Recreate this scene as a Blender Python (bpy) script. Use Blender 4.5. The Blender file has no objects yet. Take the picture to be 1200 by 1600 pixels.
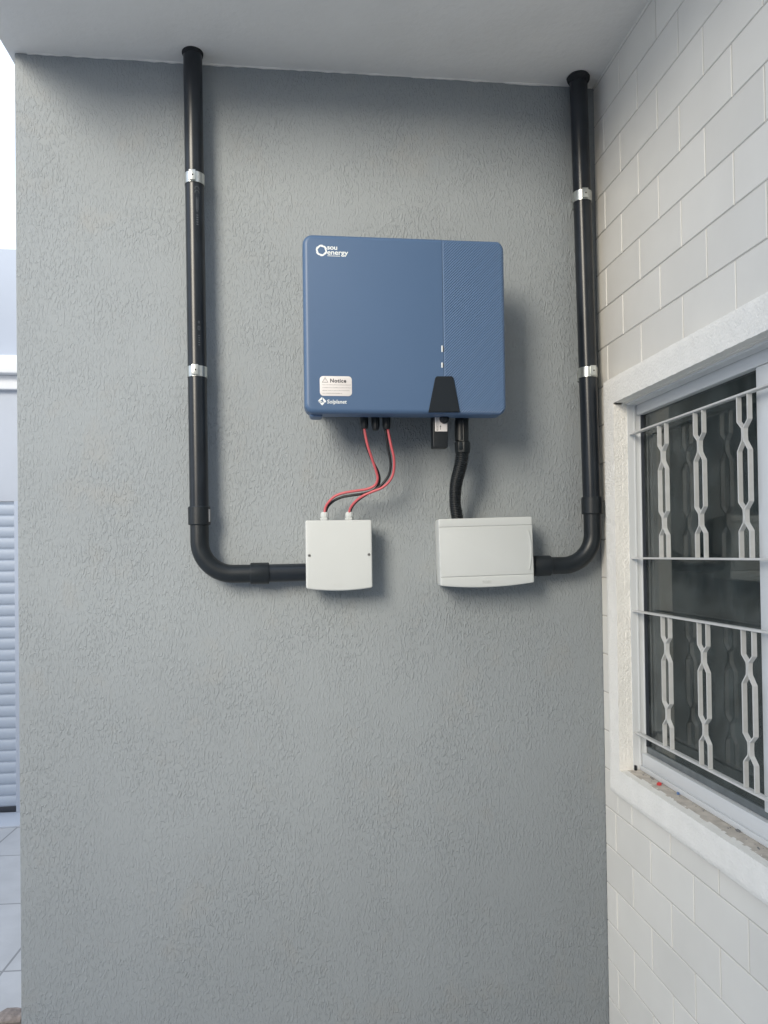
import bpy, bmesh, math, random
from mathutils import Vector, Matrix, noise
random.seed(7)
S = bpy.context.scene
COL = S.collection
R_ = math.radians

# ------------------------------------------------------------------ camera
F, CY, D, EYE = 1200.0, 849.8, 1.9, 1.6
YAW, PITCH, ROLL = R_(6.8174), R_(0.772), R_(0.7698)
fw = Vector((math.sin(YAW)*math.cos(PITCH), math.cos(YAW)*math.cos(PITCH), math.sin(PITCH)))
r0 = Vector((math.cos(YAW), -math.sin(YAW), 0)); d0 = fw.cross(r0)
rt = r0*math.cos(ROLL) + d0*math.sin(ROLL); dn = d0*math.cos(ROLL) - r0*math.sin(ROLL)
CAM = Vector((0, -D, EYE))
cd = bpy.data.cameras.new('camera'); co = bpy.data.objects.new('camera', cd); COL.objects.link(co)
cd.sensor_fit = 'HORIZONTAL'; cd.sensor_width = 36; cd.lens = 36*F/1200
cd.shift_y = (CY-800)/1200; cd.clip_start = .02; cd.clip_end = 500
co.matrix_world = Matrix(((rt.x, -dn.x, -fw.x, CAM.x), (rt.y, -dn.y, -fw.y, CAM.y), (rt.z, -dn.z, -fw.z, CAM.z), (0, 0, 0, 1)))
S.camera = co

# ------------------------------------------------------------------ sky, sun, exposure
LD = Vector((.68, 1.0, -.52)).normalized()           # direction the soft daylight travels
el = math.asin(-LD.z); az = math.atan2(-LD.x, -LD.y)
W = bpy.data.worlds.new('World'); S.world = W; W.use_nodes = True
nt = W.node_tree; bg = nt.nodes['Background']
sk = nt.nodes.new('ShaderNodeTexSky'); sk.sky_type = 'NISHITA'; sk.sun_disc = False
sk.sun_elevation = el; sk.sun_rotation = az % (2*math.pi); sk.air_density = 1.0; sk.dust_density = 3.0; sk.ozone_density = 1.0
# thin bright cloud over the blue
cn = nt.nodes.new('ShaderNodeTexNoise'); cn.inputs['Scale'].default_value = 1.6; cn.inputs['Detail'].default_value = 6
ctc = nt.nodes.new('ShaderNodeTexCoord'); nt.links.new(ctc.outputs['Generated'], cn.inputs['Vector'])
cr = nt.nodes.new('ShaderNodeMapRange'); cr.inputs[1].default_value = .35; cr.inputs[2].default_value = .6; cr.inputs[3].default_value = .35; cr.inputs[4].default_value = .85
nt.links.new(cn.outputs['Fac'], cr.inputs[0])
cm = nt.nodes.new('ShaderNodeMix'); cm.data_type = 'RGBA'; cm.inputs['B'].default_value = (10.2, 11.9, 14.6, 1)
nt.links.new(cr.outputs[0], cm.inputs['Factor']); nt.links.new(sk.outputs[0], cm.inputs['A'])
nt.links.new(cm.outputs['Result'], bg.inputs[0]); bg.inputs[1].default_value = .088
sl = bpy.data.lights.new('sun', 'SUN'); sl.energy = 2.35; sl.angle = R_(27); sl.color = (1, .915, .76)
so = bpy.data.objects.new('sun', sl); COL.objects.link(so); so.rotation_euler = LD.to_track_quat('-Z', 'Y').to_euler()
S.view_settings.view_transform = 'Standard'; S.view_settings.look = 'None'; S.view_settings.gamma = 1
S.view_settings.exposure = 0.74
S.cycles.max_bounces = 8

# ------------------------------------------------------------------ measuring helpers: a place on a wall-parallel plane
def ray(px, py): return rt*((px-600)/F) + dn*((py-CY)/F) + fw
def B(px, py, off=0.0):
    r = ray(px, py); q = CAM + r*((D-off)/r.y); return q.x, q.z
XR = .79
def T(px, py, off=0.0):
    r = ray(px, py); q = CAM + r*((XR-off)/r.x); return q.y, q.z

# ------------------------------------------------------------------ materials
def mat(name, col, rough=.6, metal=0, spec=.5, var=0, vscale=6, bump=0, bscale=200, bst=(1, 1, 1), bdist=.001, detail=2, coat=0, extra=None):
    m = bpy.data.materials.new(name); m.use_nodes = True; t = m.node_tree; p = t.nodes['Principled BSDF']
    p.inputs['Base Color'].default_value = (*col, 1); p.inputs['Roughness'].default_value = rough
    p.inputs['Metallic'].default_value = metal; p.inputs['Specular IOR Level'].default_value = spec
    p.inputs['Coat Weight'].default_value = coat
    tc = t.nodes.new('ShaderNodeTexCoord'); mp = t.nodes.new('ShaderNodeMapping'); mp.inputs['Scale'].default_value = bst
    t.links.new(tc.outputs['Object'], mp.inputs[0])
    if var:
        n = t.nodes.new('ShaderNodeTexNoise'); n.inputs['Scale'].default_value = vscale; n.inputs['Detail'].default_value = 5
        t.links.new(tc.outputs['Object'], n.inputs['Vector'])
        r = t.nodes.new('ShaderNodeValToRGB'); e = r.color_ramp.elements
        e[0].position = .3; e[1].position = .7
        e[0].color = (*[c*(1-var) for c in col], 1); e[1].color = (*[min(1, c*(1+var)) for c in col], 1)
        t.links.new(n.outputs['Fac'], r.inputs[0]); t.links.new(r.outputs[0], p.inputs['Base Color'])
    if bump:
        n = t.nodes.new('ShaderNodeTexNoise'); n.inputs['Scale'].default_value = bscale; n.inputs['Detail'].default_value = detail
        t.links.new(mp.outputs[0], n.inputs['Vector'])
        b = t.nodes.new('ShaderNodeBump'); b.inputs['Strength'].default_value = bump; b.inputs['Distance'].default_value = bdist
        t.links.new(n.outputs['Fac'], b.inputs['Height']); t.links.new(b.outputs[0], p.inputs['Normal'])
    return m

def stucco(name, col, strength, dist):
    m = mat(name, col, rough=.85, spec=.25)
    t = m.node_tree; p = t.nodes['Principled BSDF']; L = t.links.new; N = t.nodes.new
    tc = N('ShaderNodeTexCoord'); mp = N('ShaderNodeMapping'); mp.inputs['Scale'].default_value = (1, 1, .42)
    L(tc.outputs['Object'], mp.inputs[0])
    a = N('ShaderNodeTexNoise'); a.inputs['Scale'].default_value = 205; a.inputs['Detail'].default_value = 1.5; a.inputs['Distortion'].default_value = .7
    L(mp.outputs[0], a.inputs['Vector'])
    ra = N('ShaderNodeValToRGB'); ra.color_ramp.elements[0].position = .50; ra.color_ramp.elements[1].position = .66
    L(a.outputs['Fac'], ra.inputs[0])
    b = N('ShaderNodeTexNoise'); b.inputs['Scale'].default_value = 6; b.inputs['Detail'].default_value = 2
    L(tc.outputs['Object'], b.inputs['Vector'])
    rb = N('ShaderNodeMapRange'); rb.inputs[1].default_value = .3; rb.inputs[2].default_value = .65; rb.inputs[3].default_value = .35; rb.inputs[4].default_value = 1.0
    L(b.outputs['Fac'], rb.inputs[0])
    mu = N('ShaderNodeMath'); mu.operation = 'MULTIPLY'; L(ra.outputs[0], mu.inputs[0]); L(rb.outputs[0], mu.inputs[1])
    c = N('ShaderNodeTexNoise'); c.inputs['Scale'].default_value = 420; c.inputs['Detail'].default_value = 2; L(tc.outputs['Object'], c.inputs['Vector'])
    ad = N('ShaderNodeMath'); ad.operation = 'MULTIPLY_ADD'; ad.inputs[1].default_value = .25; L(c.outputs['Fac'], ad.inputs[0]); L(mu.outputs[0], ad.inputs[2])
    bu = N('ShaderNodeBump'); bu.inputs['Strength'].default_value = strength; bu.inputs['Distance'].default_value = dist
    L(ad.outputs[0], bu.inputs['Height']); L(bu.outputs[0], p.inputs['Normal'])
    # faint uneven paint
    d = N('ShaderNodeTexNoise'); d.inputs['Scale'].default_value = 2.2; d.inputs['Detail'].default_value = 4; L(tc.outputs['Object'], d.inputs['Vector'])
    rd = N('ShaderNodeValToRGB'); rd.color_ramp.elements[0].position = .3; rd.color_ramp.elements[1].position = .7
    rd.color_ramp.elements[0].color = (*[k*.96 for k in col], 1); rd.color_ramp.elements[1].color = (*[k*1.04 for k in col], 1)
    L(d.outputs['Fac'], rd.inputs[0])
    k = N('ShaderNodeTexNoise'); k.inputs['Scale'].default_value = 5.5; k.inputs['Detail'].default_value = 3; k.inputs['Roughness'].default_value = .65; L(tc.outputs['Object'], k.inputs['Vector'])
    rk = N('ShaderNodeMapRange'); rk.inputs[1].default_value = .56; rk.inputs[2].default_value = .78; rk.inputs[3].default_value = 0; rk.inputs[4].default_value = .5; L(k.outputs['Fac'], rk.inputs[0])
    mk = N('ShaderNodeMix'); mk.data_type = 'RGBA'; mk.inputs['B'].default_value = (col[0]*1.10, col[1]*1.0, col[2]*.90, 1)
    L(rk.outputs[0], mk.inputs['Factor']); L(rd.outputs[0], mk.inputs['A']); L(mk.outputs['Result'], p.inputs['Base Color'])
    return m

M = {}
M['grey'] = stucco('grey_stucco', (.286, .311, .327), .80, .0018)
M['soffit'] = mat('soffit_paint', (.82, .80, .765), .8, bump=.7, bscale=60, bdist=.002, var=.03, vscale=5, detail=4)
M['tile'] = mat('tile', (.76, .735, .68), .42, bump=.15, bscale=30, bdist=.001, var=.03, vscale=7)
M['grout'] = mat('grout', (.53, .51, .47), .85, bump=.4, bscale=500)
M['trim'] = mat('rough_white_plaster', (.85, .825, .77), .85, bump=.9, bscale=190, bdist=.0026, var=.03, vscale=30, detail=3)
M['alu'] = mat('white_aluminium', (.67, .68, .68), .35, var=.02)
M['grille'] = mat('grille_paint', (.62, .61, .585), .45, var=.05, vscale=60)
M['gasket'] = mat('gasket', (.03, .035, .045), .5)
M['rail'] = mat('grey_track', (.17, .19, .2), .4, metal=.3, var=.15, vscale=40)
M['stone'] = mat('dusty_stone', (.50, .45, .39), .9, var=.22, vscale=38, bump=.8, bscale=160, bdist=.002, detail=5)
M['room'] = mat('room_dark', (.28, .31, .30), .9)
M['blue'] = mat('blue_shell', (.068, .122, .222), .42, spec=.45, bump=.06, bscale=1500, bdist=.0003)
M['blue_rib'] = mat('blue_ribbed', (.085, .148, .262), .45, spec=.45)
M['casing'] = mat('dark_casing', (.05, .075, .11), .55)
M['black'] = mat('black_plastic', (.009, .012, .015), .42, spec=.4)
M['wedge'] = mat('wedge_black', (.010, .014, .019), .35, spec=.4)
M['pipe'] = mat('pvc_dark', (.012, .016, .022), .28, spec=.42, bump=.12, bscale=90, bst=(1, 1, .1), bdist=.0008, var=.28, vscale=14)
M['fit'] = mat('pvc_fitting', (.012, .016, .020), .38, spec=.4, bump=.15, bscale=120, var=.15, vscale=30)
M['print'] = mat('pipe_print', (.075, .085, .10), .5)
M['seal'] = mat('sealant', (.010, .012, .015), .8, bump=.8, bscale=150, bdist=.003)
M['steel'] = mat('galvanised', (.62, .64, .62), .28, metal=.9, var=.12, vscale=80)
M['hole'] = mat('screw_hole', (.01, .01, .01), .8)
M['screw'] = mat('screw_steel', (.30, .30, .29), .35, metal=.9)
M['box'] = mat('box_plastic', (.545, .565, .56), .36, spec=.4, var=.015, vscale=9)
M['boxbase'] = mat('box_base', (.50, .51, .49), .45)
M['gland'] = mat('gland_grey', (.52, .55, .55), .45)
M['red'] = mat('red_cable', (.50, .095, .11), .42)
M['blackcable'] = mat('black_cable', (.012, .014, .017), .45)
M['white'] = mat('white_print', (.75, .78, .78), .5)
M['sticker'] = mat('sticker', (.68, .65, .64), .5)
M['ink'] = mat('ink', (.05, .05, .06), .6)
M['paleink'] = mat('pale_ink', (.30, .29, .29), .6)
M['led'] = mat('indicator', (.70, .73, .74), .3)
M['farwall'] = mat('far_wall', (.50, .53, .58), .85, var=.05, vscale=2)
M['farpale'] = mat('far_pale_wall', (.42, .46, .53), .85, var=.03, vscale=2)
M['ledge'] = mat('white_ledge', (.78, .79, .80), .8, var=.03, vscale=4)
M['cream'] = mat('cream_wall', (.74, .67, .57), .85, var=.03, vscale=3)
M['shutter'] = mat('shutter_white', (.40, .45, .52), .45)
M['redchip'] = mat('red_plastic', (.62, .05, .05), .4)
M['bluechip'] = mat('blue_plastic', (.10, .18, .36), .5)
M['pebble'] = mat('pebble', (.20, .20, .20), .9, var=.3, vscale=200)
M['rubble'] = mat('rubble', (.30, .25, .22), .95, var=.3, vscale=50, bump=1, bscale=80, bdist=.006, detail=5)

# floor tiles of the yard
def floor_mat():
    m = mat('patio_tiles', (.5, .5, .5), .55); t = m.node_tree; p = t.nodes['Principled BSDF']; N = t.nodes.new; L = t.links.new
    tc = N('ShaderNodeTexCoord'); br = N('ShaderNodeTexBrick'); br.offset = 0; br.inputs['Scale'].default_value = 1
    mp = N('ShaderNodeMapping'); mp.inputs['Rotation'].default_value = (0, 0, R_(3)); L(tc.outputs['Object'], mp.inputs[0]); L(mp.outputs[0], br.inputs['Vector'])
    br.inputs['Brick Width'].default_value = .6; br.inputs['Row Height'].default_value = .6; br.inputs['Mortar Size'].default_value = .005
    br.inputs['Color1'].default_value = (.60, .60, .60, 1); br.inputs['Color2'].default_value = (.64, .64, .64, 1); br.inputs['Mortar'].default_value = (.33, .33, .33, 1)
    n = N('ShaderNodeTexNoise'); n.inputs['Scale'].default_value = 5; n.inputs['Detail'].default_value = 6; L(tc.outputs['Object'], n.inputs['Vector'])
    mx = N('ShaderNodeMix'); mx.data_type = 'RGBA'; mx.blend_type = 'MULTIPLY'; mx.inputs['Factor'].default_value = .35
    L(br.outputs['Color'], mx.inputs['A']); L(n.outputs['Fac'], mx.inputs['B']); L(mx.outputs['Result'], p.inputs['Base Color'])
    n2 = N('ShaderNodeTexNoise'); n2.inputs['Scale'].default_value = 25; n2.inputs['Detail'].default_value = 3; L(tc.outputs['Object'], n2.inputs['Vector'])
    b = N('ShaderNodeBump'); b.inputs['Strength'].default_value = .3; b.inputs['Distance'].default_value = .004; L(n2.outputs['Fac'], b.inputs['Height']); L(b.outputs[0], p.inputs['Normal'])
    return m
M['floor'] = floor_mat()
def tile_tones():                       # every tile a slightly different tone
    t = M['tile'].node_tree; N = t.nodes.new; L = t.links.new; p = t.nodes['Principled BSDF']; src = p.inputs['Base Color'].links[0].from_socket
    ge = N('ShaderNodeNewGeometry'); mr = N('ShaderNodeMapRange'); mr.inputs[3].default_value = .955; mr.inputs[4].default_value = 1.03; L(ge.outputs['Random Per Island'], mr.inputs[0])
    vm = N('ShaderNodeVectorMath'); vm.operation = 'SCALE'; L(src, vm.inputs[0]); L(mr.outputs[0], vm.inputs['Scale']); L(vm.outputs[0], p.inputs['Base Color'])
tile_tones()

def glass_mat():
    m = bpy.data.materials.new('window_glass'); m.use_nodes = True; t = m.node_tree; N = t.nodes.new; L = t.links.new
    t.nodes.remove(t.nodes['Principled BSDF']); out = t.nodes['Material Output']
    tr = N('ShaderNodeBsdfTransparent'); tr.inputs[0].default_value = (.72, .78, .76, 1)
    gl = N('ShaderNodeBsdfGlossy'); gl.inputs['Color'].default_value = (.9, .95, .95, 1); gl.inputs['Roughness'].default_value = .04
    fr = N('ShaderNodeFresnel'); fr.inputs[0].default_value = 1.7
    mx = N('ShaderNodeMixShader'); L(fr.outputs[0], mx.inputs[0]); L(tr.outputs[0], mx.inputs[1]); L(gl.outputs[0], mx.inputs[2]); 
    df = N('ShaderNodeBsdfDiffuse'); df.inputs[0].default_value = (.5, .52, .50, 1); m2 = N('ShaderNodeMixShader')
    dn_ = N('ShaderNodeTexNoise'); dn_.inputs['Scale'].default_value = 14; dn_.inputs['Detail'].default_value = 7; dn_.inputs['Distortion'].default_value = .8; dtc = N('ShaderNodeTexCoord'); L(dtc.outputs['Object'], dn_.inputs['Vector'])
    dr_ = N('ShaderNodeMapRange'); dr_.inputs[1].default_value = .4; dr_.inputs[2].default_value = .75; dr_.inputs[3].default_value = .025; dr_.inputs[4].default_value = .10; L(dn_.outputs['Fac'], dr_.inputs[0]); L(dr_.outputs[0], m2.inputs[0])
    L(mx.outputs[0], m2.inputs[1]); L(df.outputs[0], m2.inputs[2]); L(m2.outputs[0], out.inputs[0])
    n = N('ShaderNodeTexNoise'); n.inputs['Scale'].default_value = 3; tc = N('ShaderNodeTexCoord'); L(tc.outputs['Object'], n.inputs['Vector'])
    b = N('ShaderNodeBump'); b.inputs['Strength'].default_value = .05; b.inputs['Distance'].default_value = .004; L(n.outputs['Fac'], b.inputs['Height']); L(b.outputs[0], gl.inputs['Normal'])
    return m
M['glass'] = glass_mat()

# ------------------------------------------------------------------ object helpers
WL = {}
def tag(o, label=None, cat=None, group=None, kind=None):
    if label: o['label'] = label
    if cat: o['category'] = cat
    if group: o['group'] = group
    if kind: o['kind'] = kind
    return o
def thing(name, loc, label, cat, group=None):
    o = bpy.data.objects.new(name, None); COL.objects.link(o); o.location = loc; o.empty_display_size = .05
    WL[o] = Vector(loc); return tag(o, label, cat, group)
def obj(name, bm, m, parent=None, sharp=35, origin=None):
    off = WL[parent] if parent else Vector(origin or (0, 0, 0))
    if off.length: bmesh.ops.translate(bm, verts=bm.verts, vec=-off)
    bmesh.ops.recalc_face_normals(bm, faces=bm.faces)
    for f in bm.faces: f.smooth = True
    for e in bm.edges:
        if len(e.link_faces) == 2 and e.calc_face_angle(0) > R_(sharp): e.smooth = False
    me = bpy.data.meshes.new(name); bm.to_mesh(me); bm.free(); me.materials.append(m)
    o = bpy.data.objects.new(name, me); COL.objects.link(o)
    if parent: o.parent = parent; WL[o] = off
    else: o.location = off; WL[o] = off
    return o

def box(bm, x0, x1, y0, y1, z0, z1, bev=0, seg=2):
    r = bmesh.ops.create_cube(bm, size=1); vs = r['verts']
    for v in vs: v.co = Vector(((x0+x1)/2+v.co.x*(x1-x0), (y0+y1)/2+v.co.y*(y1-y0), (z0+z1)/2+v.co.z*(z1-z0)))
    if bev:
        es = list({e for v in vs for e in v.link_edges})
        bmesh.ops.bevel(bm, geom=es, offset=bev, segments=seg, profile=.5, affect='EDGES')
def loft(bm, loops, cap=True, closed=True):
    rings = [[bm.verts.new(p) for p in l] for l in loops]
    n = len(rings[0])
    for a, b in zip(rings, rings[1:]):
        for i in range(n if closed else n-1):
            j = (i+1) % n; bm.faces.new((a[i], a[j], b[j], b[i]))
    if cap: bm.faces.new(rings[0][::-1]); bm.faces.new(rings[-1])
def lathe(bm, org, d, prof, seg=28, jig=0):
    org = Vector(org); d = Vector(d).normalized()
    u = d.cross(Vector((0, 1, .01))).normalized() if abs(d.y) < .9 else Vector((1, 0, 0)); v = d.cross(u).normalized()
    loft(bm, [[org + d*t + (u*math.cos(a)+v*math.sin(a))*r for a in [2*math.pi*i/seg for i in range(seg)]] for t, r in prof])
def smooth_path(pts, n=10):
    P = [Vector(p) for p in pts]; P = [2*P[0]-P[1]] + P + [2*P[-1]-P[-2]]; out = []
    for i in range(1, len(P)-2):
        for k in range(n):
            t = k/n; a, b, c, e = P[i-1:i+3]
            out.append(.5*((2*b)+(-a+c)*t+(2*a-5*b+4*c-e)*t*t+(-a+3*b-3*c+e)*t**3))
    out.append(P[-2]); return out
def tube(bm, pts, rad, seg=16, cap=True):
    P = [Vector(p) for p in pts]; loops = []; u = None
    for i, p in enumerate(P):
        d = (P[min(i+1, len(P)-1)]-P[max(i-1, 0)]).normalized()
        if u is None: u = d.orthogonal().normalized()
        u = (u-d*u.dot(d)).normalized(); v = d.cross(u); r = rad(i) if callable(rad) else rad
        loops.append([p+(u*math.cos(a)+v*math.sin(a))*r for a in [2*math.pi*k/seg for k in range(seg)]])
    loft(bm, loops, cap)
def rloop(x0, x1, z0, z1, rad, y, ins, n=7):
    """rounded rectangle in the x-z plane; rad = (bl, br, tr, tl)"""
    out = []; cs = ((x0, z0, 1, 1, 180), (x1, z0, -1, 1, 270), (x1, z1, -1, -1, 0), (x0, z1, 1, -1, 90))
    for (cx, cz, sx, sz, a0), r in zip(cs, rad):
        rr = max(r-ins, .0004); ccx = cx+sx*(ins+rr); ccz = cz+sz*(ins+rr)
        for k in range(n):
            a = R_(a0+90*k/(n-1)); out.append(Vector((ccx+rr*math.cos(a), y, ccz+rr*math.sin(a))))
    return out
def puck(bm, x0, x1, z0, z1, rad, yb, yf, e=.003, steps=4, n=7, back_in=0):
    """rounded block, back at y=yb, front at y=yf (towards the viewer, smaller y) with a rounded front edge"""
    if not isinstance(rad, tuple): rad = (rad,)*4
    L = [rloop(x0, x1, z0, z1, rad, yb, back_in, n)]
    for k in range(steps+1):
        a = math.pi/2*k/steps; L.append(rloop(x0, x1, z0, z1, rad, yf+e*(1-math.sin(a)), e*(1-math.cos(a)), n))
    loft(bm, L)
def prism(bm, outline, y0, y1):
    loft(bm, [[Vector((x, y0, z)) for x, z in outline], [Vector((x, y1, z)) for x, z in outline]])
def text(bm, s, x, z, size, y, shear=0, space=1.0, wx=1.0, bold=0.0, ext=.0002):
    c = bpy.data.curves.new('t', 'FONT'); c.body = s; c.size = size; c.extrude = ext; c.shear = shear; c.space_character = space; c.offset = bold
    c.resolution_u = 4
    o = bpy.data.objects.new('t', c); COL.objects.link(o)
    dg = bpy.context.evaluated_depsgraph_get(); me = bpy.data.meshes.new_from_object(o.evaluated_get(dg))
    b2 = bmesh.new(); b2.from_mesh(me)
    bmesh.ops.transform(b2, verts=b2.verts, matrix=Matrix(((wx, 0, 0, x), (0, 0, -1, y), (0, 1, 0, z), (0, 0, 0, 1))))
    m2 = bpy.data.meshes.new('t'); b2.to_mesh(m2); b2.free(); bm.from_mesh(m2)
    bpy.data.objects.remove(o); bpy.data.curves.remove(c); bpy.data.meshes.remove(me); bpy.data.meshes.remove(m2)
def rough(bm, amp, scale=60, only=None):
    for v in bm.verts:
        if only and not only(v.co): continue
        v.co += noise.noise_vector(v.co*scale)*amp + noise.noise_vector(v.co*scale*3.1)*amp*.4
def gridbox(bm, x0, x1, y0, y1, z0, z1, step=.01):
    """box with every face cut into small squares, so that it can be roughened"""
    r = bmesh.ops.create_cube(bm, size=1)
    vs = r['verts']
    for v in vs: v.co = Vector(((x0+x1)/2+v.co.x*(x1-x0), (y0+y1)/2+v.co.y*(y1-y0), (z0+z1)/2+v.co.z*(z1-z0)))
    fs = list({f for v in vs for f in v.link_faces})
    for ax, a, b in ((0, x0, x1), (1, y0, y1), (2, z0, z1)):
        n = int((b-a)/step)
        for k in range(1, n):
            co = [0, 0, 0]; co[ax] = a+(b-a)*k/n; no = [0, 0, 0]; no[ax] = 1
            bmesh.ops.bisect_plane(bm, geom=bm.verts[:]+bm.edges[:]+bm.faces[:], plane_co=co, plane_no=no)

# ================================================================== the setting
ZC = 2.805                      # underside of the roof slab
XL = B(27, 800)[0]              # free left edge of the grey wall
bm = bmesh.new(); box(bm, -14, 14, -14, 14, -.3, 0)
tag(obj('patio_floor', bm, M['floor']), kind='structure')

bm = bmesh.new(); box(bm, XL, XR+.16, 0, .16, 0, ZC, .004, 2)
tag(obj('grey_wall', bm, M['grey']), 'grey textured stucco wall carrying the pipes and the blue unit', 'wall')

bm = bmesh.new(); gridbox(bm, XL-.015, XR+.3, -.345, 1.4, ZC, ZC+.16, .05)
gridbox(bm, XR-.42, XR+.3, -4.2, -.3452, ZC, ZC+.16, .08)  # eave arm out of view, added to shade the top of the tiles
rough(bm, .0012, 9)
rs_ = tag(obj('roof_slab', bm, M['soffit']), 'smooth pale painted roof slab over the grey wall', 'roof')

bm = bmesh.new(); gridbox(bm, XL+.03, XR-.002, -.0035, .001, ZC-.0035, ZC+.0015, .006)
for v in bm.verts:
    k = .5+.9*noise.noise(Vector((v.co.x*9, 0, 1)))+.5*noise.noise(Vector((v.co.x*45, 0, 4)))
    k = max(0, k)
    if v.co.z < ZC: v.co.z = ZC-.0035*k*1.3
    if v.co.y < 0: v.co.y = -.0008-.0035*k
obj('paint_bead', bm, M['soffit'], rs_, sharp=60)

# ------------------------------------------------------------------ tiled side wall with its window opening
OFF = .022                                                  # plaster band stands proud of the tiles by this
yo0, zo1 = T(941, 590, OFF); zo0 = 1.012; zo1 = 2.018; yo0 = -.078
yi, zi1, zi0 = -.142, 1.955, 1.077                          # clear opening inside the plaster band
yE = -1.50                                                  # far end of the window, outside the picture
yoE = yE-.065
wall = thing('tiled_wall', (XR, 0, 0), 'pale beige wall of staggered rectangular tiles around the barred window', 'wall')
bm = bmesh.new(); g = .003
X0, X1 = XR+.0022, XR+.16
for (a, b, c, d) in ((-4.2, -.0005, 0, zi0-.03), (-4.2, -.0005, zi1+.02, 3.3), (yi+.022, -.0005, zi0-.03, zi1+.02), (-4.2, yE-.022, zi0-.03, zi1+.02)):
    box(bm, X0, X1, a, b, c, d)
obj('grout_bed', bm, M['grout'], wall)
ROW, TW, ZK, YE0 = .0973, .1864, 2.7005, -.2496
tb = bmesh.new()
def tile(y0, y1, z0, z1):
    y1 = min(y1, -.001); z0 = max(z0, 0); 
    if y1-y0 < .004 or z1-z0 < .004: return
    e = .0018; dx = random.uniform(0, .0004)
    L = []
    for x, i in ((XR+.006, 0), (XR+.0012+dx, 0), (XR+.0004+dx, e*.4), (XR+dx, e)):
        L.append([Vector((x, y0+i, z0+i)), Vector((x, y1-i, z0+i)), Vector((x, y1-i, z1-i)), Vector((x, y0+i, z1-i))])
    loft(tb, L)
hg = .0016
k = -6
while True:
    z1 = ZK-ROW*k-hg; z0 = ZK-ROW*(k+1)+hg
    if z1 < 0: break
    ye = YE0 if k % 2 == 0 else YE0-TW/2
    n = 3
    while True:
        b = ye+TW*n-hg; a = b-TW+2*hg; n -= 1
        if a > 0: continue
        if b < -3.4: break
        # cut against the plaster band
        if b <= yoE or a >= yo0 or z0 >= zo1 or z1 <= zo0: tile(a, b, z0, z1); continue
        if b > yo0: tile(yo0, b, z0, z1)
        if a < yoE: tile(a, yoE, z0, z1)
        aa, bb = max(a, yoE), min(b, yo0)
        if z1 > zo1: tile(aa, bb, zo1, z1)
        if z0 < zo0: tile(aa, bb, z0, zo0)
    k += 1
obj('tile_facing', tb, M['tile'], wall, sharp=12)

# ------------------------------------------------------------------ window: plaster band, reveal, frame, panes, sill
win = thing('window', (XR, (yi+yE)/2, zi0), 'white framed window with dark glass inside a rough white plaster surround', 'window')
bm = bmesh.new()
XF = XR-OFF
xin = XR+.012
for (a, b, c, d) in ((yoE, yo0, zi1, zo1), (yoE, yo0, zo0, zi0), (yi, yo0, zi0, zi1), (yoE, yE, zi0, zi1)):
    b2 = bmesh.new(); gridbox(b2, XF, XR+.001, a, b, c, d, .008)
    me = bpy.data.meshes.new('x'); b2.to_mesh(me); b2.free(); bm.from_mesh(me); bpy.data.meshes.remove(me)
bmesh.ops.remove_doubles(bm, verts=bm.verts, dist=.0008)
rough(bm, .0008, 120)
for v in bm.verts:                       # worn soft outer arrises
    if v.co.x < XF+.003 and (abs(v.co.y-yo0) < .004 or abs(v.co.z-zo1) < .004 or abs(v.co.z-zo0) < .004): v.co.x += .0035
obj('plaster_surround', bm, M['trim'], win, sharp=60)
bm = bmesh.new()
gridbox(bm, XR-.001, xin, yi-.0005, yi+.02, zi0-.01, zi1+.01, .006); gridbox(bm, XR-.001, xin, yE-.02, yE+.0005, zi0-.01, zi1+.01, .02)
b2 = bmesh.new(); gridbox(b2, XR-.0005, xin+.001, yE, yi-.001, zi1-.0015, zi1+.019, .012); me = bpy.data.meshes.new('x'); b2.to_mesh(me); b2.free(); bm.from_mesh(me); bpy.data.meshes.remove(me)
rough(bm, .0011, 90)
obj('reveal', bm, M['trim'], win, sharp=60)
XG = XR+.046                                # glass plane
bm = bmesh.new()                            # outer frame: jamb, head and sill profiles with small steps
def jamb(y0, s):
    box(bm, xin, XG+.03, min(y0, y0+s*.003), max(y0, y0+s*.003), zi0, zi1)
    box(bm, xin+.016, xin+.019, min(y0, y0-s*.0022), max(y0, y0-s*.0022), zi0, zi1-.004)
    box(bm, xin+.030, XG-.002, min(y0, y0-s*.0045), max(y0, y0-s*.0045), zi0, zi1-.004)
jamb(yi-.0025, 1); jamb(yE+.0025, -1)
zt = 1.925; zb = 1.118
box(bm, XG-.012, XG+.02, yE+.003, yi-.003, zt, zi1-.001, .0015)            # head face
box(bm, xin-.002, XG-.013, yE+.003, yi-.003, zi1-.006, zi1-.001)              # underside lining
box(bm, XG-.013, XG+.02, yE+.003, yi-.003, zi0+.001, zb, .0015)             # bottom face
box(bm, XG-.019, XG-.0135, yE+.003, yi-.003, zi0+.001, zi0+.012, .001)      # little step on the sill
obj('frame', bm, M['alu'], win)
bm = bmesh.new(); box(bm, XG-.002, XG+.012, yE+.01, yi-.008, zb+.0005, zb+.016, .001)
obj('bottom_track', bm, M['rail'], win)
ys = T(1193, 800, -.046)[0]                 # where the white meeting stile begins
bm = bmesh.new(); box(bm, XG-.004, XG+.012, yi-.0125, yi-.008, zb+.016, zt)
obj('gasket', bm, M['gasket'], win)
bm = bmesh.new(); box(bm, XG-.010, XG+.0125, ys-.045, ys, zb+.0165, zt-.0005, .002)
obj('stile', bm, M['alu'], win)
for a, b in ((ys-.0005, yi-.0127), (yE+.01, ys-.0455)):
    bm = bmesh.new(); box(bm, XG+.002, XG+.006, min(a, b), max(a, b), zb+.0165, zt-.0005)
    obj('pane', bm, M['glass'], win)
bm = bmesh.new()
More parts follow.
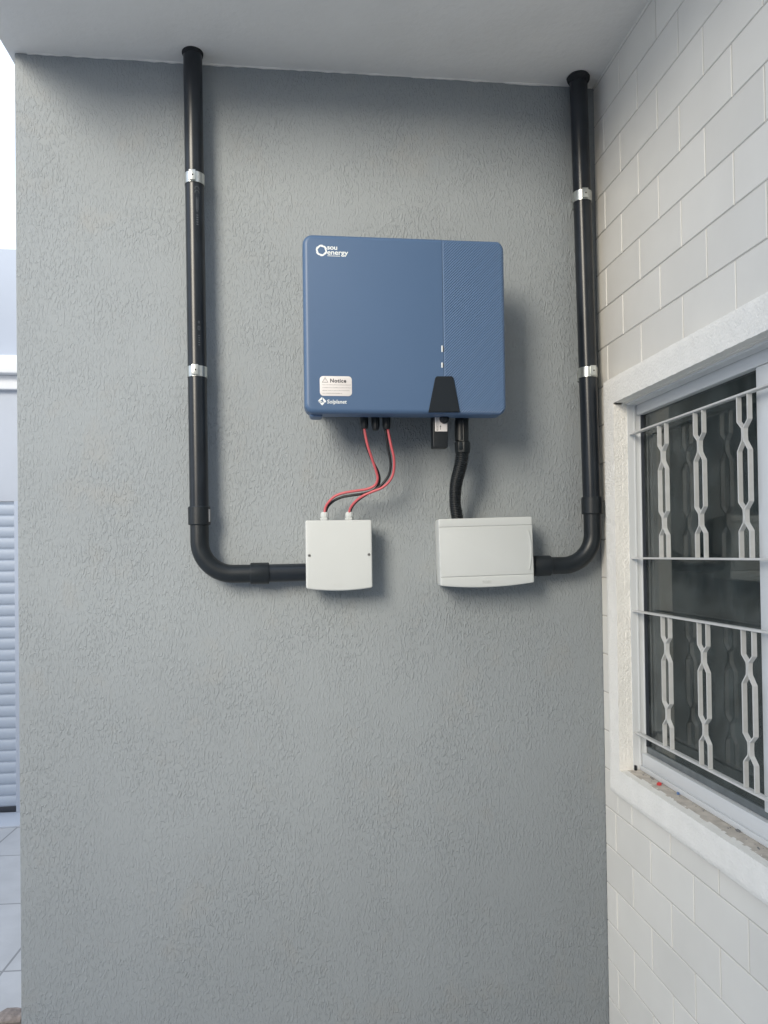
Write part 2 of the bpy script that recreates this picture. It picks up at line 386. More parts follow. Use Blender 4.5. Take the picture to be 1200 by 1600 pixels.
gridbox(bm, XR-.004, XG-.0135, yE+.001, yi-.001, zi0-.02, zi0, .012); rough(bm, .0012, 40)
obj('sill', bm, M['stone'], win, sharp=60)
# the unlit room behind the glass
bm = bmesh.new()
for (x0, x1, y0, y1, z0, z1) in ((XR+3, XR+3.05, -3.4, 1.2, 0, 3), (XR+.17, XR+3, -3.45, -3.4, 0, 3), (XR+.17, XR+3, 1.2, 1.25, 0, 3), (XR+.17, XR+3, -3.4, 1.2, -.0, .05), (XR+.17, XR+3, -3.4, 1.2, 2.9, 2.95)):
    box(bm, x0, x1, y0, y1, z0, z1)
tag(obj('room', bm, M['room']), kind='structure')

# ------------------------------------------------------------------ window grille
XB = XR+.020
gr = thing('window_grille', (XB, yE/2, zi0), 'pale painted steel grille of flat rails and wavy paired bars before the dark glass', 'grille')
rails = [T(1100, 638, -.02)[1], T(1100, 873, -.02)[1], T(1100, 972, -.02)[1], T(1100, 1198, -.02)[1]]
for z in rails:
    bm = bmesh.new(); box(bm, XB-.0062, XB+.0062, yE+.006, yi-.0065, z-.0021, z+.0021, .0007)
    obj('rail', bm, M['grille'], gr)
prof = [(0, 1), (.155, 1), (.20, .07), (.24, .0), (.28, .07), (.34, 1), (.655, 1), (.70, .07), (.745, .0), (.785, .07), (.835, 1), (1, 1)]
ye0 = (T(1036, 750, -.02)[0]+T(1044, 1075, -.02)[0])/2; ye1 = (T(1094, 750, -.02)[0]+T(1103, 1100, -.02)[0])/2; ye2 = (T(1163, 740, -.02)[0]+T(1174, 1130, -.02)[0])/2
dy = (ye2-ye0)/2
def wavy(yc, zt_, zb_):
    bm = bmesh.new(); H = zt_-zb_; hw = .0165; th = .0030
    for s in (-1, 1):
        L = []
        P = [(zt_-t*H, yc+s*(.0017+w*hw*.88)) for t, w in prof]
        for i, (z, y) in enumerate(P):
            a = P[max(i-1, 0)]; b = P[min(i+1, len(P)-1)]; dz, dyy = b[0]-a[0], b[1]-a[1]; l = math.hypot(dz, dyy) or 1
            ny, nz = -dz/l*th/2, dyy/l*th/2
            if s < 0 : pass
            L.append([Vector((XB-.0044, y-ny, z-nz)), Vector((XB+.0044, y-ny, z-nz)), Vector((XB+.0044, y+ny, z+nz)), Vector((XB-.0044, y+ny, z+nz))])
        loft(bm, L)
    return bm
for (a, b) in ((rails[0], rails[1]), (rails[2], rails[3])):
    for q in range(8):
        yc = ye0+dy*q
        if yc < yE+.05: break
        obj('wavy_bar', wavy(yc, a-.0022, b+.0022), M['grille'], gr)

# ------------------------------------------------------------------ bits lying on the sill
def sillpt(px, py):
    r = ray(px, py); q = CAM+r*((zi0-EYE)/r.z); return q
def lump(name, p, sx, sy, sz, m, label, cat, seed):
    bm = bmesh.new(); bmesh.ops.create_icosphere(bm, subdivisions=2, radius=1)
    for v in bm.verts:
        n = noise.noise_vector(v.co*1.3+Vector((seed, 0, 0)))*.5; c = v.co+n
        c.x = max(-.8, min(.8, c.x)); c.z = max(-.6, min(.8, c.z))
        v.co = Vector((c.x*sx, c.y*sy, c.z*sz+sz*.55))
    for v in bm.verts: v.co += Vector(p)
    return tag(obj(name, bm, m, None, 25, origin=p), label, cat)
p = sillpt(1030, 1227); lump('plastic_chip', (p.x, p.y, zi0), .006, .006, .005, M['redchip'], 'small red plastic scrap lying on the dusty window sill', 'scrap', 1)
p = sillpt(1063, 1241); lump('plastic_chip', (min(p.x, XG-.021), p.y, zi0), .0035, .0045, .0035, M['bluechip'], 'tiny blue plastic scrap lying on the window sill against the frame', 'scrap', 5)
p = sillpt(1158, 1299); lump('pebble', (min(p.x, XG-.021), p.y, zi0), .004, .006, .003, M['pebble'], 'grey pebble lying on the sill near the right edge of the photo', 'pebble', 9)
bm = bmesh.new(); box(bm, XR+.0125, XR+.018, yi-.0085, yi-.0035, zi0+.0005, zi0+.0125, .001)
tag(obj('plug', bm, M['black'], None, origin=(XR+.015, yi-.006, zi0)), 'small black plug standing in the far corner of the window sill', 'plug')
bm = bmesh.new()
for i in range(46):
    y = random.uniform(-.95, -.16); x = XG-.021-abs(random.gauss(0, .006)) if random.random() < .7 else random.uniform(XR+.002, XG-.02)
    s = random.uniform(.0006, .0017)
    r = bmesh.ops.create_icosphere(bm, subdivisions=1, radius=s)
    for v in r['verts']: v.co = Vector((v.co.x*1.2, v.co.y*1.8, v.co.z*.8))+Vector((x, y, zi0+s*.3))
tag(obj('grit', bm, M['pebble']), 'fine dark grit scattered along the window sill', 'grit', kind='stuff')

# ================================================================== conduits
PR = .0222; PO = .041
def vpipe(name, label, xa, xb, zc, zh, xh, side, collar, cz, cx, prints):
    """xa: axis x at the roof, xb: at the bend; zc coupling centre z; zh height of the horizontal run; xh its end"""
    y = -PO; t = thing(name, (xb, 0, zh), label, 'conduit pipe', 'dark drain pipe conduits on the grey wall')
    BR = .078; zb = zh+BR
    ax = Vector((xb-xa, 0, (zc+.02)-ZC)).normalized()
    bm = bmesh.new(); tube(bm, [(xa-ax.x*.0, y, ZC+.03), (xa, y, ZC), (xb, y, zc+.0), ], PR, 40); obj('vertical_pipe', bm, M['pipe'], t)
    bm = bmesh.new(); lathe(bm, (xb, y, zc-.0215), (0, 0, 1), [(0, PR+.0005), (0, PR+.0030), (.0015, PR+.0038), (.041, PR+.0040), (.043, PR+.0030), (.043, PR+.0005)], 40)
    obj('coupling', bm, M['fit'], t, 25)
    bm = bmesh.new(); pts = [(xb, y, zc-.0), (xb, y, (zc+zb)/2)]
    for k in range(17):
        a = math.pi/2*k/16; pts.append((xb+side*BR*(1-math.cos(a)), y, zb-BR*math.sin(a)))
    x2 = cx-side*.0
    pts.append((x2, y, zh)); tube(bm, pts, PR-.0006, 40); obj('elbow', bm, M['fit'], t)
    bm = bmesh.new(); lathe(bm, (cx-side*.022, y, zh), (side, 0, 0), [(0, PR+.0005), (0, PR+.0028), (.0015, PR+.0036), (.042, PR+.0036), (.044, PR+.0028), (.044, PR+.0005)], 40)
    obj('coupling', bm, M['fit'], t, 25)
    bm = bmesh.new(); tube(bm, [(cx, y, zh), (xh, y, zh+.001)], PR-.0006, 40); obj('horizontal_pipe', bm, M['pipe'], t)
    bm = bmesh.new(); n = 40; L = []
    for h, r in ((0, .003), (.004, .0055), (.010, .0045), (.016, .0010)):
        L.append([Vector((xa+(PR+r*collar*(1+.5*noise.noise(Vector((math.cos(a)*1.5, math.sin(a)*1.5, xa*9)))))*math.cos(a), y+(PR+r*collar)*math.sin(a), ZC+.001-h*collar*(1+.6*noise.noise(Vector((math.cos(a)*2, math.sin(a)*2, 3+xa)))))) for a in [2*math.pi*i/n for i in range(n)]])
    loft(bm, L); obj('sealing_collar', bm, M['seal'], t)
    return t
def axx(p, z): return p[0]+(p[1]-p[0])*(ZC-z)/(ZC-p[2])
xa = B(301.3, 110, PO)[0]; xb = B(311.5, 806, PO)[0]; zc = B(311, 806, PO)[1]; zh = B(370, 896.5, PO)[1]
PL = (xa, xb, zc)
pl = vpipe('conduit_pipe', 'dark conduit pipe with pale printed marks, bending right into the square junction box', xa, xb, zc, zh, B(488, 895, PO)[0], 1, .55, 0, B(406, 897, PO)[0], True)
xa = B(903.5, 120, PO)[0]; xb = B(925, 790, PO)[0]; zc = B(924, 790, PO)[1]; zh = B(880, 883.5, PO)[1]
PRR = (xa, xb, zc)
pr = vpipe('conduit_pipe', 'dark conduit pipe in the corner beside the tiled wall, bending left into the wide box', xa, xb, zc, zh, B(815, 886, PO)[0], -1, 1.25, 0, B(846, 885.5, PO)[0], False)

# pale factory marks on the left pipe (thin curved patches)
bm = bmesh.new()
def patch(cx, z, pts, w):                    # stroke drawn on the pipe skin: pts = (angle from the front in rad, dz)
    r = PR+.0003; L = []
    Q = [(a, z+dz) for a, dz in pts]
    for i, (a, zz) in enumerate(Q):
        a2, z2 = Q[min(i+1, len(Q)-1)]; a1, z1 = Q[max(i-1, 0)]
        tx, tz = (a2-a1)*r, z2-z1; l = math.hypot(tx, tz) or 1; nx, nz = -tz/l*w/2, tx/l*w/2
        L.append([(a+nx/r, zz+nz), (a-nx/r, zz-nz)])
    vs = [[bm.verts.new((cx+r*math.sin(a), -PO-r*math.cos(a), zz)) for a, zz in row] for row in L]
    for p, q in zip(vs, vs[1:]): bm.faces.new((p[0], p[1], q[1], q[0]))
zm = B(308, 297, .06)[1]; cx = axx(PL, zm)
def arch(dz, w=.24, h=.008): return [(.36+w*math.sin(R_(a)), dz+h*math.cos(R_(a))) for a in range(-80, 81, 20)]
patch(cx, zm, arch(0), .0016); patch(cx, zm, arch(-.009), .0016); 
patch(cx, zm, [(.28, -.018), (.27, -.045), (.33, -.052)], .0013); patch(cx, zm, [(.45, -.018), (.46, -.045), (.40, -.052)], .0013)
patch(cx, zm, [(.36, -.022), (.36, -.046)], .0011)
for q in range(5): patch(cx, zm, [(.26, -.060-q*.0055), (.47, -.060-q*.0055)], .0028)
obj('printed_mark', bm, M['print'], pl); bm = bmesh.new()
zm = B(308, 502, .06)[1]; cx = axx(PL, zm)
patch(cx, zm, [(.30, 0), (.42, .0), (.42, -.005), (.30, -.005), (.30, 0)], .0014)
patch(cx, zm, [(.29, -.012), (.43, -.012), (.46, -.016), (.43, -.021), (.29, -.021), (.27, -.016), (.29, -.012)], .0014)
for q in range(5): patch(cx, zm, [(.28, -.034-q*.0055), (.46, -.034-q*.0055)], .0022)
obj('printed_mark', bm, M['print'], pl)
bm = bmesh.new(); zq = PL[2]
L = [[Vector((PL[1]+(PR+.0043)*math.sin(a), -PO-(PR+.0043)*math.cos(a), zq+h)) for a in (1.05, 1.15, 1.25, 1.35)] for h in (-.015, -.005, .005, .015)]
loft(bm, L, cap=False, closed=False); obj('pale_sticker', bm, M['sticker'], pl)

# ------------------------------------------------------------------ steel clamps
def clamp(loc, label):
    t = thing('pipe_clamp', loc, label, 'pipe clamp', 'steel clamps holding the conduit pipes')
    x, y, z = loc; y = -PO; h = .0125
    def ring(bm, a0, a1, r, th, hh, n=30):
        L = []
        for i in range(n+1):
            a = R_(a0+(a1-a0)*i/n); c, s = math.sin(a), -math.cos(a)
            L.append([Vector((x+c*r, y+s*r, z-hh)), Vector((x+c*(r+th), y+s*(r+th), z-hh)), Vector((x+c*(r+th), y+s*(r+th), z+hh)), Vector((x+c*r, y+s*r, z+hh))])
        loft(bm, L)
    bm = bmesh.new(); ring(bm, -150, 150, PR+.0004, .0012, h); obj('band', bm, M['steel'], t)
    bm = bmesh.new()                                                    # overlapping tongue, slightly proud
    w = .0075; yy = y-PR-.0016
    box(bm, x-w-.002, x+w-.002, yy-.0042, yy-.0006, z-h*.88, z+h*1.12, .0008)
    tg = obj('tongue', bm, M['steel'], t)
    bm = bmesh.new(); lathe(bm, (x-.001, yy-.0040, z+.001), (0, -1, 0), [(0, .0020), (.0004, .0020)], 14); obj('screw_hole', bm, M['hole'], tg)
    bm = bmesh.new(); box(bm, x-.013, x+.013, -.0205, -.0006, z-h, z+h, .001); obj('wall_foot', bm, M['steel'], t)
    return t
def cl(PP, px, py): z = B(px, py, PO+PR)[1]; return (axx(PP, z), 0, z)
c0 = cl(PL, 302, 275); base = clamp(c0, 'steel clamp on the left pipe, above the printed marks')
def clone(src, loc, label):
    r = src.copy(); COL.objects.link(r); r.location = loc; r['label'] = label
    for ch in src.children:
        c = ch.copy(); COL.objects.link(c); c.parent = r
        for g_ in ch.children:
            d = g_.copy(); COL.objects.link(d); d.parent = c
    return r
clone(base, cl(PL, 306, 579), 'steel clamp low on the left pipe, level with the notice sticker')
q = clone(base, cl(PRR, 911, 303), 'steel clamp high on the right-hand pipe beside the tiled wall'); q.rotation_euler.z = R_(0)
q = clone(base, cl(PRR, 917, 580), 'steel clamp low on the right-hand pipe beside the corner of the window surround')
for ch in q.children:
    if ch.name.startswith('tongue'): ch.location.x += .006

# ================================================================== the blue unit
YF = -.18
ix0, iz1 = B(472.6, 366, -YF); ix1 = B(790, 500, -YF)[0]; iz0 = B(600, 646.5, -YF)[1]; iz1 = (iz1+B(780, 373.8, -YF)[1])/2
inv = thing('solar_inverter', ((ix0+ix1)/2, 0, iz0), 'large blue inverter with a ribbed right band and white notice sticker', 'inverter')
xs = B(692.5, 500, -YF)[0]
RC = .022
bm = bmesh.new(); puck(bm, ix0, xs-.0008, iz0, iz1, (RC, .001, .001, RC), YF+.045, YF, .011, 7, 9); 
# keep the seam side square: push the rounding back out there
for v in bm.verts:
    if v.co.x > xs-.02: v.co.x = xs-.0008 if v.co.x > xs-.0125 else v.co.x
obj('front_cover', bm, M['blue'], inv, 30)
# ribbed band: a height field of slanting ribs with rounded border
bm = bmesh.new(); NX, NZ = 190, 560; X0r, X1r = xs, ix1
def ribp(i, j):
    x = X0r+(X1r-X0r)*i/NX; z = iz0+(iz1-iz0)*j/NZ
    # rounded corner outline on the right side
    ex = 0
    for cz, s in ((iz0+RC, -1), (iz1-RC, 1)):
        if (z-cz)*s > 0: ex = max(ex, RC-math.sqrt(max(RC*RC-min(abs(z-cz), RC)**2, 0)))
    xm = X1r-ex; x = X0r+(xm-X0r)*i/NX
    dd = min(xm-x, z-iz0, iz1-z); e = .011
    fall = 0 if dd >= e else e-math.sqrt(max(e*e-(e-dd)**2, 0))
    per = .0064; u = ((x-z)/per) % 1.0
    hgt = .0020*(1-abs(u*2-1))
    edge = min(1, max(0, (x-X0r-.002)/.001)); hgt *= edge*min(1, dd/.004)
    return Vector((x, YF+.0012+fall-hgt, z))
V = [[bm.verts.new(ribp(i, j)) for i in range(NX+1)] for j in range(NZ+1)]
for j in range(NZ):
    for i in range(NX): bm.faces.new((V[j][i], V[j][i+1], V[j+1][i+1], V[j+1][i]))
bd = [V[0][i] for i in range(NX+1)]+[V[j][NX] for j in range(1, NZ+1)]+[V[NZ][i] for i in range(NX-1, -1, -1)]+[V[j][0] for j in range(NZ-1, 0, -1)]
bk = [bm.verts.new((v.co.x, YF+.045, v.co.z)) for v in bd]
for i in range(len(bd)): j = (i+1) % len(bd); bm.faces.new((bd[i], bk[i], bk[j], bd[j]))
bm.faces.new(bk)
obj('ribbed_band', bm, M['blue_rib'], inv, 80)
bm = bmesh.new(); puck(bm, ix0+.006, ix1-.006, iz0+.006, iz1-.006, .018, YF+.075, YF+.046, .0005, 2); puck(bm, ix0+.02, ix1-.03, iz0+.03, iz1-.03, .012, -.02, YF+.0755, .002, 2)
obj('rear_casing', bm, M['casing'], inv)
bm = bmesh.new(); puck(bm, ix0+.012, ix0+.042, iz0-.0045, iz0+.01, .008, YF+.06, YF+.02, .002)
obj('foot', bm, M['blue'], inv)
bm = bmesh.new(); box(bm, (ix0+ix1)/2-.1, (ix0+ix1)/2+.1, -.0202, -.001, iz1-.2, iz1-.08, .002); obj('wall_bracket', bm, M['steel'], inv)
# wedge
wp = [B(x, y, .186) for x, y in ((670, 643.5), (719, 643.5), (709, 590), (706.5, 587.5), (683, 587.5), (680.5, 590))]
bm = bmesh.new(); prism(bm, wp, YF+.004, YF-.0045)
bmesh.ops.bevel(bm, geom=[e for e in bm.edges if all(v.co.y < YF-.004 for v in e.verts)], offset=.0012, segments=2, affect='EDGES')
obj('black_wedge', bm, M['wedge'], inv, 30)
for (px, py, hh) in ((691, 545, .0075), (691, 570.5, .006)):
    x, z = B(px, py, -YF); 
    bm = bmesh.new(); puck(bm, x-.0022, x+.0012, z-hh, z+hh, .001, YF+.004, YF-.0006, .0003, 2, 4); l = obj('indicator_light', bm, M['led'], inv)
    bm = bmesh.new(); puck(bm, x+.0014, x+.0036, z-hh+.001, z+hh-.001, .0008, YF+.004, YF-.0003, .0003, 2, 4); obj('indicator_recess', bm, M['ink'], l)
# sticker
x0, z1 = B(499.5, 587.5, -YF); x1, z0 = B(550, 619, -YF)
bm = bmesh.new(); puck(bm, x0, x1, z0, z1, .008, YF+.002, YF-.0006, .0002, 2); st = obj('notice_sticker', bm, M['sticker'], inv)
yT = YF-.0008
bm = bmesh.new(); s_ = B(515.5, 597, -YF); text(bm, 'Notice', s_[0], s_[1]-.0008, .0118, yT, space=1.12, bold=.00035); obj('lettering', bm, M['ink'], st)
bm = bmesh.new()
tx, tz = B(503.6, 597.3, -YF); w = .0062; hh = .0105
A, Bp, Cc = Vector((tx, 0, tz)), Vector((tx+w*2, 0, tz)), Vector((tx+w, 0, tz+hh))
for a, b in ((A, Bp), (Bp, Cc), (Cc, A)):
    d = (b-a).normalized()*.0004; n = Vector((-d.z, 0, d.x))*1.5
    q = [a-d-n, b+d-n, b+d+n, a-d+n]; prism(bm, [(p.x, p.z) for p in q], yT+.0003, yT-.0001)
text(bm, '!', tx+w-.0012, tz+.0014, .0085, yT)
y_ = tz-.0062
for ln, wd in enumerate((.0635, .0640, .0595, .0410)):
    x = tx+.0002; xe = x+wd; zz = y_-ln*.0064
    while x < xe:
        ww = random.uniform(.0012, .0036); 
        c = x; 
        while c < x+ww:
            h2 = random.choice((.0011, .0011, .0016)); prism(bm, [(c, zz), (c+.00065, zz), (c+.00065, zz+h2), (c, zz+h2)], yT+.0003, yT-.0001); c += .00105
        x += ww+.0009
obj('fine_print', bm, M['paleink'], st)
# lower maker mark: diamond + word
bm = bmesh.new(); cx, cz = B(503.2, 626.8, -YF); r = .0095; yL = YF-.0003
def poly(bm, pts, y): 
    vs = [bm.verts.new((a, y, b)) for a, b in pts]; f = bm.faces.new(vs); 
    ex = bmesh.ops.extrude_face_region(bm, geom=[f]); bmesh.ops.translate(bm, verts=[v for v in ex['geom'] if isinstance(v, bmesh.types.BMVert)], vec=(0, .0006, 0))
poly(bm, [(cx-r, cz+.0002), (cx-.0003, cz+r), (cx+.0006, cz+.0040), (cx-.004, cz+.0005)], yL)
poly(bm, [(cx+.0010, cz+r*.93), (cx+r, cz), (cx+.0058, cz-.004), (cx+.0026, cz+.0005), (cx+.0018, cz+.004)], yL)
poly(bm, [(cx-r*.86, cz-.0012), (cx-.0035, cz-.0005), (cx+.0014, cz-.0008), (cx-.0028, cz-.0032), (cx-.0062, cz-.0028)], yL)
poly(bm, [(cx-.0050, cz-.0042), (cx-.0010, cz-.0042), (cx+.0026, cz-.0020), (cx+.0050, cz-.0048), (cx, cz-r)], yL)
s_ = B(510.8, 630.6, -YF); text(bm, 'Solplanet', s_[0], s_[1]+.0004, .0122, YF-.0003, shear=.12, space=1.0, wx=.98, bold=.00014)
obj('lower_logo', bm, M['white'], inv, 80)
# upper mark: ring of swirling blades + two lines of words
bm = bmesh.new(); cx, cz = B(502.3, 391.3, -YF)
for k in range(6):
    a0 = R_(60*k+15); pin, pout = [], []
    for i in range(11):
        t = i/10; a = a0+R_(84)*t; w_ = .0040*math.sin(math.pi*(.12+.80*t)); rm = .0120-.0032*t
        pout.append((cx+(rm+w_*.5)*math.cos(a), cz+(rm+w_*.5)*math.sin(a))); pin.append((cx+(rm-w_*.5)*math.cos(a), cz+(rm-w_*.5)*math.sin(a)))
    poly(bm, pout+pin[::-1], yL+.00005*k)
s_ = B(511.0, 389.8, -YF); text(bm, 'sou', s_[0], s_[1], .0150, YF-.0003, wx=1.12, bold=.00028, space=.97)
s_ = B(511.0, 397.7, -YF); text(bm, 'energy', s_[0], s_[1], .0158, YF-.0003, wx=1.13, bold=.00026, space=.97)
s_ = B(511.6, 399.3, -YF); e_ = B(531.5, 400.2, -YF); prism(bm, [(s_[0], s_[1]-.0012), (e_[0], s_[1]-.0012), (e_[0], s_[1]), (s_[0], s_[1])], YF+.0003, YF-.0003)
obj('upper_logo', bm, M['white'], inv, 80)
# plug sockets under the unit
sock = []
YP = -.115
for i, (px, py0, py1) in enumerate(((569, 646, 670), (586.5, 646, 671.5), (603.5, 646, 671))):
    x, zt_ = B(px, py0, -YP); zb_ = B(px, py1, -YP)[1]; L_ = zt_-zb_+.03
    bm = bmesh.new(); pr_ = [(0, .0062), (.001, .0080), (.010, .0098), (.011, .0098), (.030, .0100), (.0305, .0088), (L_, .0088)]
    lathe(bm, (x, YP, zb_), (0, 0, 1), pr_, 12)
    if i == 1: lathe(bm, (x, YP, zb_-.0012), (0, 0, 1), [(0, .0066), (.0004, .0072), (.0011, .0072)], 16)
    obj('cable_plug', bm, M['black'], inv, 25); sock.append((x, zb_))
# communication stick hanging from the unit
sx0, sz1 = B(676, 640, .14); sx1, sz0 = B(700, 699.5, .14)
bm = bmesh.new(); puck(bm, sx0, sx1, sz0, sz1+.02, .003, -.112, -.14, .002, 3)
stick = obj('communication_stick', bm, M['black'], inv)
lx0, lz1 = B(679.5, 647, .141); lx1, lz0 = B(699, 674, .141); lx1 = min(lx1, sx1-.0012)
bm = bmesh.new(); puck(bm, lx0, lx1, lz0, lz1, .0008, -.139, -.1404, .0001, 2, 3); obj('stick_label', bm, M['sticker'], stick)
bm = bmesh.new()
for k in range(13): 
    z = lz0+.0015+k*.0028; w = random.choice((.0020, .0028, .0025)); prism(bm, [(lx0+.0035, z), (lx0+.0035+w, z), (lx0+.0035+w, z+.0014), (lx0+.0035, z+.0014)], -.1402, -.1406)
prism(bm, [(lx0+.0125, lz0+.004), (lx0+.0135, lz0+.004), (lx0+.0135, lz0+.011), (lx0+.0125, lz0+.011)], -.1402, -.1406)
prism(bm, [(lx0+.0112, lz0+.0105), (lx0+.0148, lz0+.0105), (lx0+.0130, lz0+.0145)], -.1402, -.1406)
prism(bm, [(lx0+.0077, lz0+.002), (lx0+.0081, lz0+.002), (lx0+.0081, lz1-.004), (lx0+.0077, lz1-.004)], -.1402, -.1406)
obj('stick_print', bm, M['ink'], stick)
kx, kz = B(695, 653.5, .15); bm = bmesh.new(); lathe(bm, (kx, -.1395, kz), (0, -1, 0), [(0, .0112), (.005, .0112), (.008, .0098), (.0095, .0070), (.0095, .0040), (.0110, .0032), (.0115, .0012)], 28)
obj('round_knob', bm, M['wedge'], stick, 20)

# ------------------------------------------------------------------ cables
def cable(name, pts, m, label, group):
    P = smooth_path([(*(lambda b: (b[0], -o, b[1]))(B(px, py, o)),) for px, py, o in pts], 8)
    bm = bmesh.new(); tube(bm, P, .0031, 12)
    return tag(obj(name, bm, m, None, origin=P[-1]), label, 'cable', group)
G = 'solar cables between inverter and junction box'
cable('solar_cable', [(568.5, 662, .115), (570, 674, .115), (574, 694, .112), (581, 716, .105), (588, 737, .095), (590, 748, .09), (586, 758, .085), (574, 764, .08), (556, 767, .075), (538, 770, .07), (524, 775, .065), (514, 784, .06), (508.5, 793, .055), (507, 802, .055)], M['red'], 'red cable from the leftmost plug to the left gland of the square box', G)
cable('solar_cable', [(566.5, 664, .108), (568.5, 678, .108), (573, 698, .106), (581, 718, .100), (590, 736, .088), (593, 748, .083), (591, 758, .080), (584, 766, .075), (570, 771, .070), (550, 774, .066), (534, 777, .06), (521, 783, .055), (512, 792, .050), (508.5, 802, .05)], M['blackcable'], 'black cable behind the red one, from the leftmost plug to the left gland', G)
cable('solar_cable', [(605, 663, .115), (607, 676, .115), (611, 696, .113), (615.5, 716, .108), (615, 737, .10), (609, 751, .095), (597, 762, .088), (580, 769, .082), (565, 776, .075), (554, 785, .066), (547.5, 794, .058), (545.5, 802, .055)], M['red'], 'red cable bulging furthest right, ending at the right gland of the square box', G)
cable('solar_cable', [(601.5, 663, .112), (603, 678, .110), (606, 700, .105), (610, 720, .10), (609, 738, .094), (602, 751, .088), (591, 762, .082), (577, 770, .075), (563, 779, .068), (553, 788, .06), (548.5, 796, .052), (547, 802, .05)], M['blackcable'], 'black cable beside the red one, from the third plug to the right gland', G)

# ================================================================== square junction box
x0, z1 = B(477.2, 813, .075); x1, _ = B(581, 812.5, .075); z0 = B(530, 919, .075)[1]; xc = (x0+x1)/2
jb = thing('junction_box', (xc, 0, z0), 'square off-white junction box with two screws, below the red and black cables', 'junction box')
def bowed(bm, x0, x1, z0, z1, bow, top=0):
    xc, hw, zm = (x0+x1)/2, (x1-x0)/2, (z0+z1)/2
    for v in bm.verts:
        u = min(1, abs((v.co.x-xc)/hw)); k = (zm-v.co.z)/(zm-z0)
        if k > 0: v.co.z -= bow*(1-u*u)*k
        elif top: v.co.z += top*(1-u*u)*-k
def cover(bm, x0, x1, z0, z1, rad, yb, yf, e, nn=15):
    """puck with extra points along the edges, so that it can be bowed"""
    puck(bm, x0, x1, z0, z1, rad, yb, yf, e, 4, 6)
    long = [ed for ed in bm.edges if abs(ed.verts[0].co.y-ed.verts[1].co.y) < 1e-6 and abs(ed.verts[0].co.z-ed.verts[1].co.z) < 1e-6 and ed.calc_length() > (x1-x0)*.5]
    bmesh.ops.subdivide_edges(bm, edges=long, cuts=nn, use_grid_fill=False)
bm = bmesh.new(); box(bm, x0+.006, x1-.006, -.052, -.0005, z0+.008, z1-.006, .003); obj('base', bm, M['boxbase'], jb)
bm = bmesh.new(); cover(bm, x0, x1, z0, z1, .0045, -.050, -.075, .0035); bowed(bm, x0, x1, z0, z1, .0062)
cv = obj('cover', bm, M['box'], jb, 40)
for px, py in ((483.3, 868), (576.5, 866.5)):
    x, z = B(px, py, .0755); bm = bmesh.new(); lathe(bm, (x, -.0745, z), (0, -1, 0), [(0, .0034), (.0010, .0034), (.0016, .0028), (.0016, .0012), (.0011, .001)], 16); s = obj('screw', bm, M['screw'], jb, 20)
    bm = bmesh.new(); box(bm, x-.0026, x+.0026, -.0764, -.0758, z-.0004, z+.0004); bmesh.ops.rotate(bm, verts=bm.verts, cent=(x, -.076, z), matrix=Matrix.Rotation(R_(35), 3, 'Y')); obj('slot', bm, M['hole'], s)
bm = bmesh.new(); s_ = B(521.5, 916.0, .075); text(bm, 'TIGRE', s_[0], s_[1], .0085, -.0752, space=1.1); obj('embossed_name', bm, M['box'], cv, 80)
for px in (507.3, 546):
    x, zt_ = B(px, 797.5, .052); zb_ = z1-.012; h = zt_-zb_
    bm = bmesh.new(); lathe(bm, (x, -.050, zb_), (0, 0, 1), [(0, .0085), (h*.55, .0085)], 28)
    lathe(bm, (x, -.050, z1+.002), (0, 0, 1), [(0, .0108), (.0045, .0108)], 6)
    g_ = obj('cable_gland', bm, M['gland'], jb, 25)
    bm = bmesh.new(); lathe(bm, (x, -.050, z1+.0078), (0, 0, 1), [(0, .0090), (.001, .0100), (.0085, .0100), (.0125, .0078), (.0130, .0050)], 10)
    obj('dome_nut', bm, M['gland'], g_, 25)

# ================================================================== wide distribution box
YD = .088
x0, _ = B(688.0, 860, YD); x1, _ = B(834.5, 860, YD); z1 = (B(688, 811.5, YD)[1]+B(830, 806.5, YD)[1])/2; z0 = (B(692, 914.5, YD)[1]+B(833, 911, YD)[1])/2; xc = (x0+x1)/2; zcn = (z0+z1)/2
db = thing('distribution_box', (xc, 0, z0), 'wide off-white breaker box with a full width door, under the corrugated hose', 'breaker box')
db.rotation_euler.y = -R_(1.1)
bm = bmesh.new(); puck(bm, x0+.0075, x1-.003, z0+.002, z1-.003, .003, -.001, -.0122, .002, 3); obj('base', bm, M['box'], db)
zl1 = z1-.0205; zl0 = z0+.0205
bm = bmesh.new(); puck(bm, x0, x1, z0+.002, z1-.001, .0035, -.0125, -.0845, .003)
cover(bm, x0, x1, zl1+.0002, z1, (.0008, .0008, .0035, .0035), -.0130, -.0862, .0025)
cover(bm, x0, x1, z0, zl0-.0002, (.0035, .0035, .0008, .0008), -.0130, -.0862, .0025)
for v in bm.verts:
    if v.co.z < zl0:
        u = min(1, abs((v.co.x-xc)/((x1-x0)/2))); v.co.z -= .0075*(1-u*u)*(zl0-v.co.z)/(zl0-z0)
    if v.co.y > -.04: v.co.x += .0060 if v.co.x < xc else -.001
cv = obj('cover', bm, M['box'], db, 40)
bm = bmesh.new(); puck(bm, x0+.0006, x1-.0006, zl0+.0004, zl1-.0004, .0008, -.078, -.0866, .0010, 3); dr = obj('door', bm, M['box'], db)
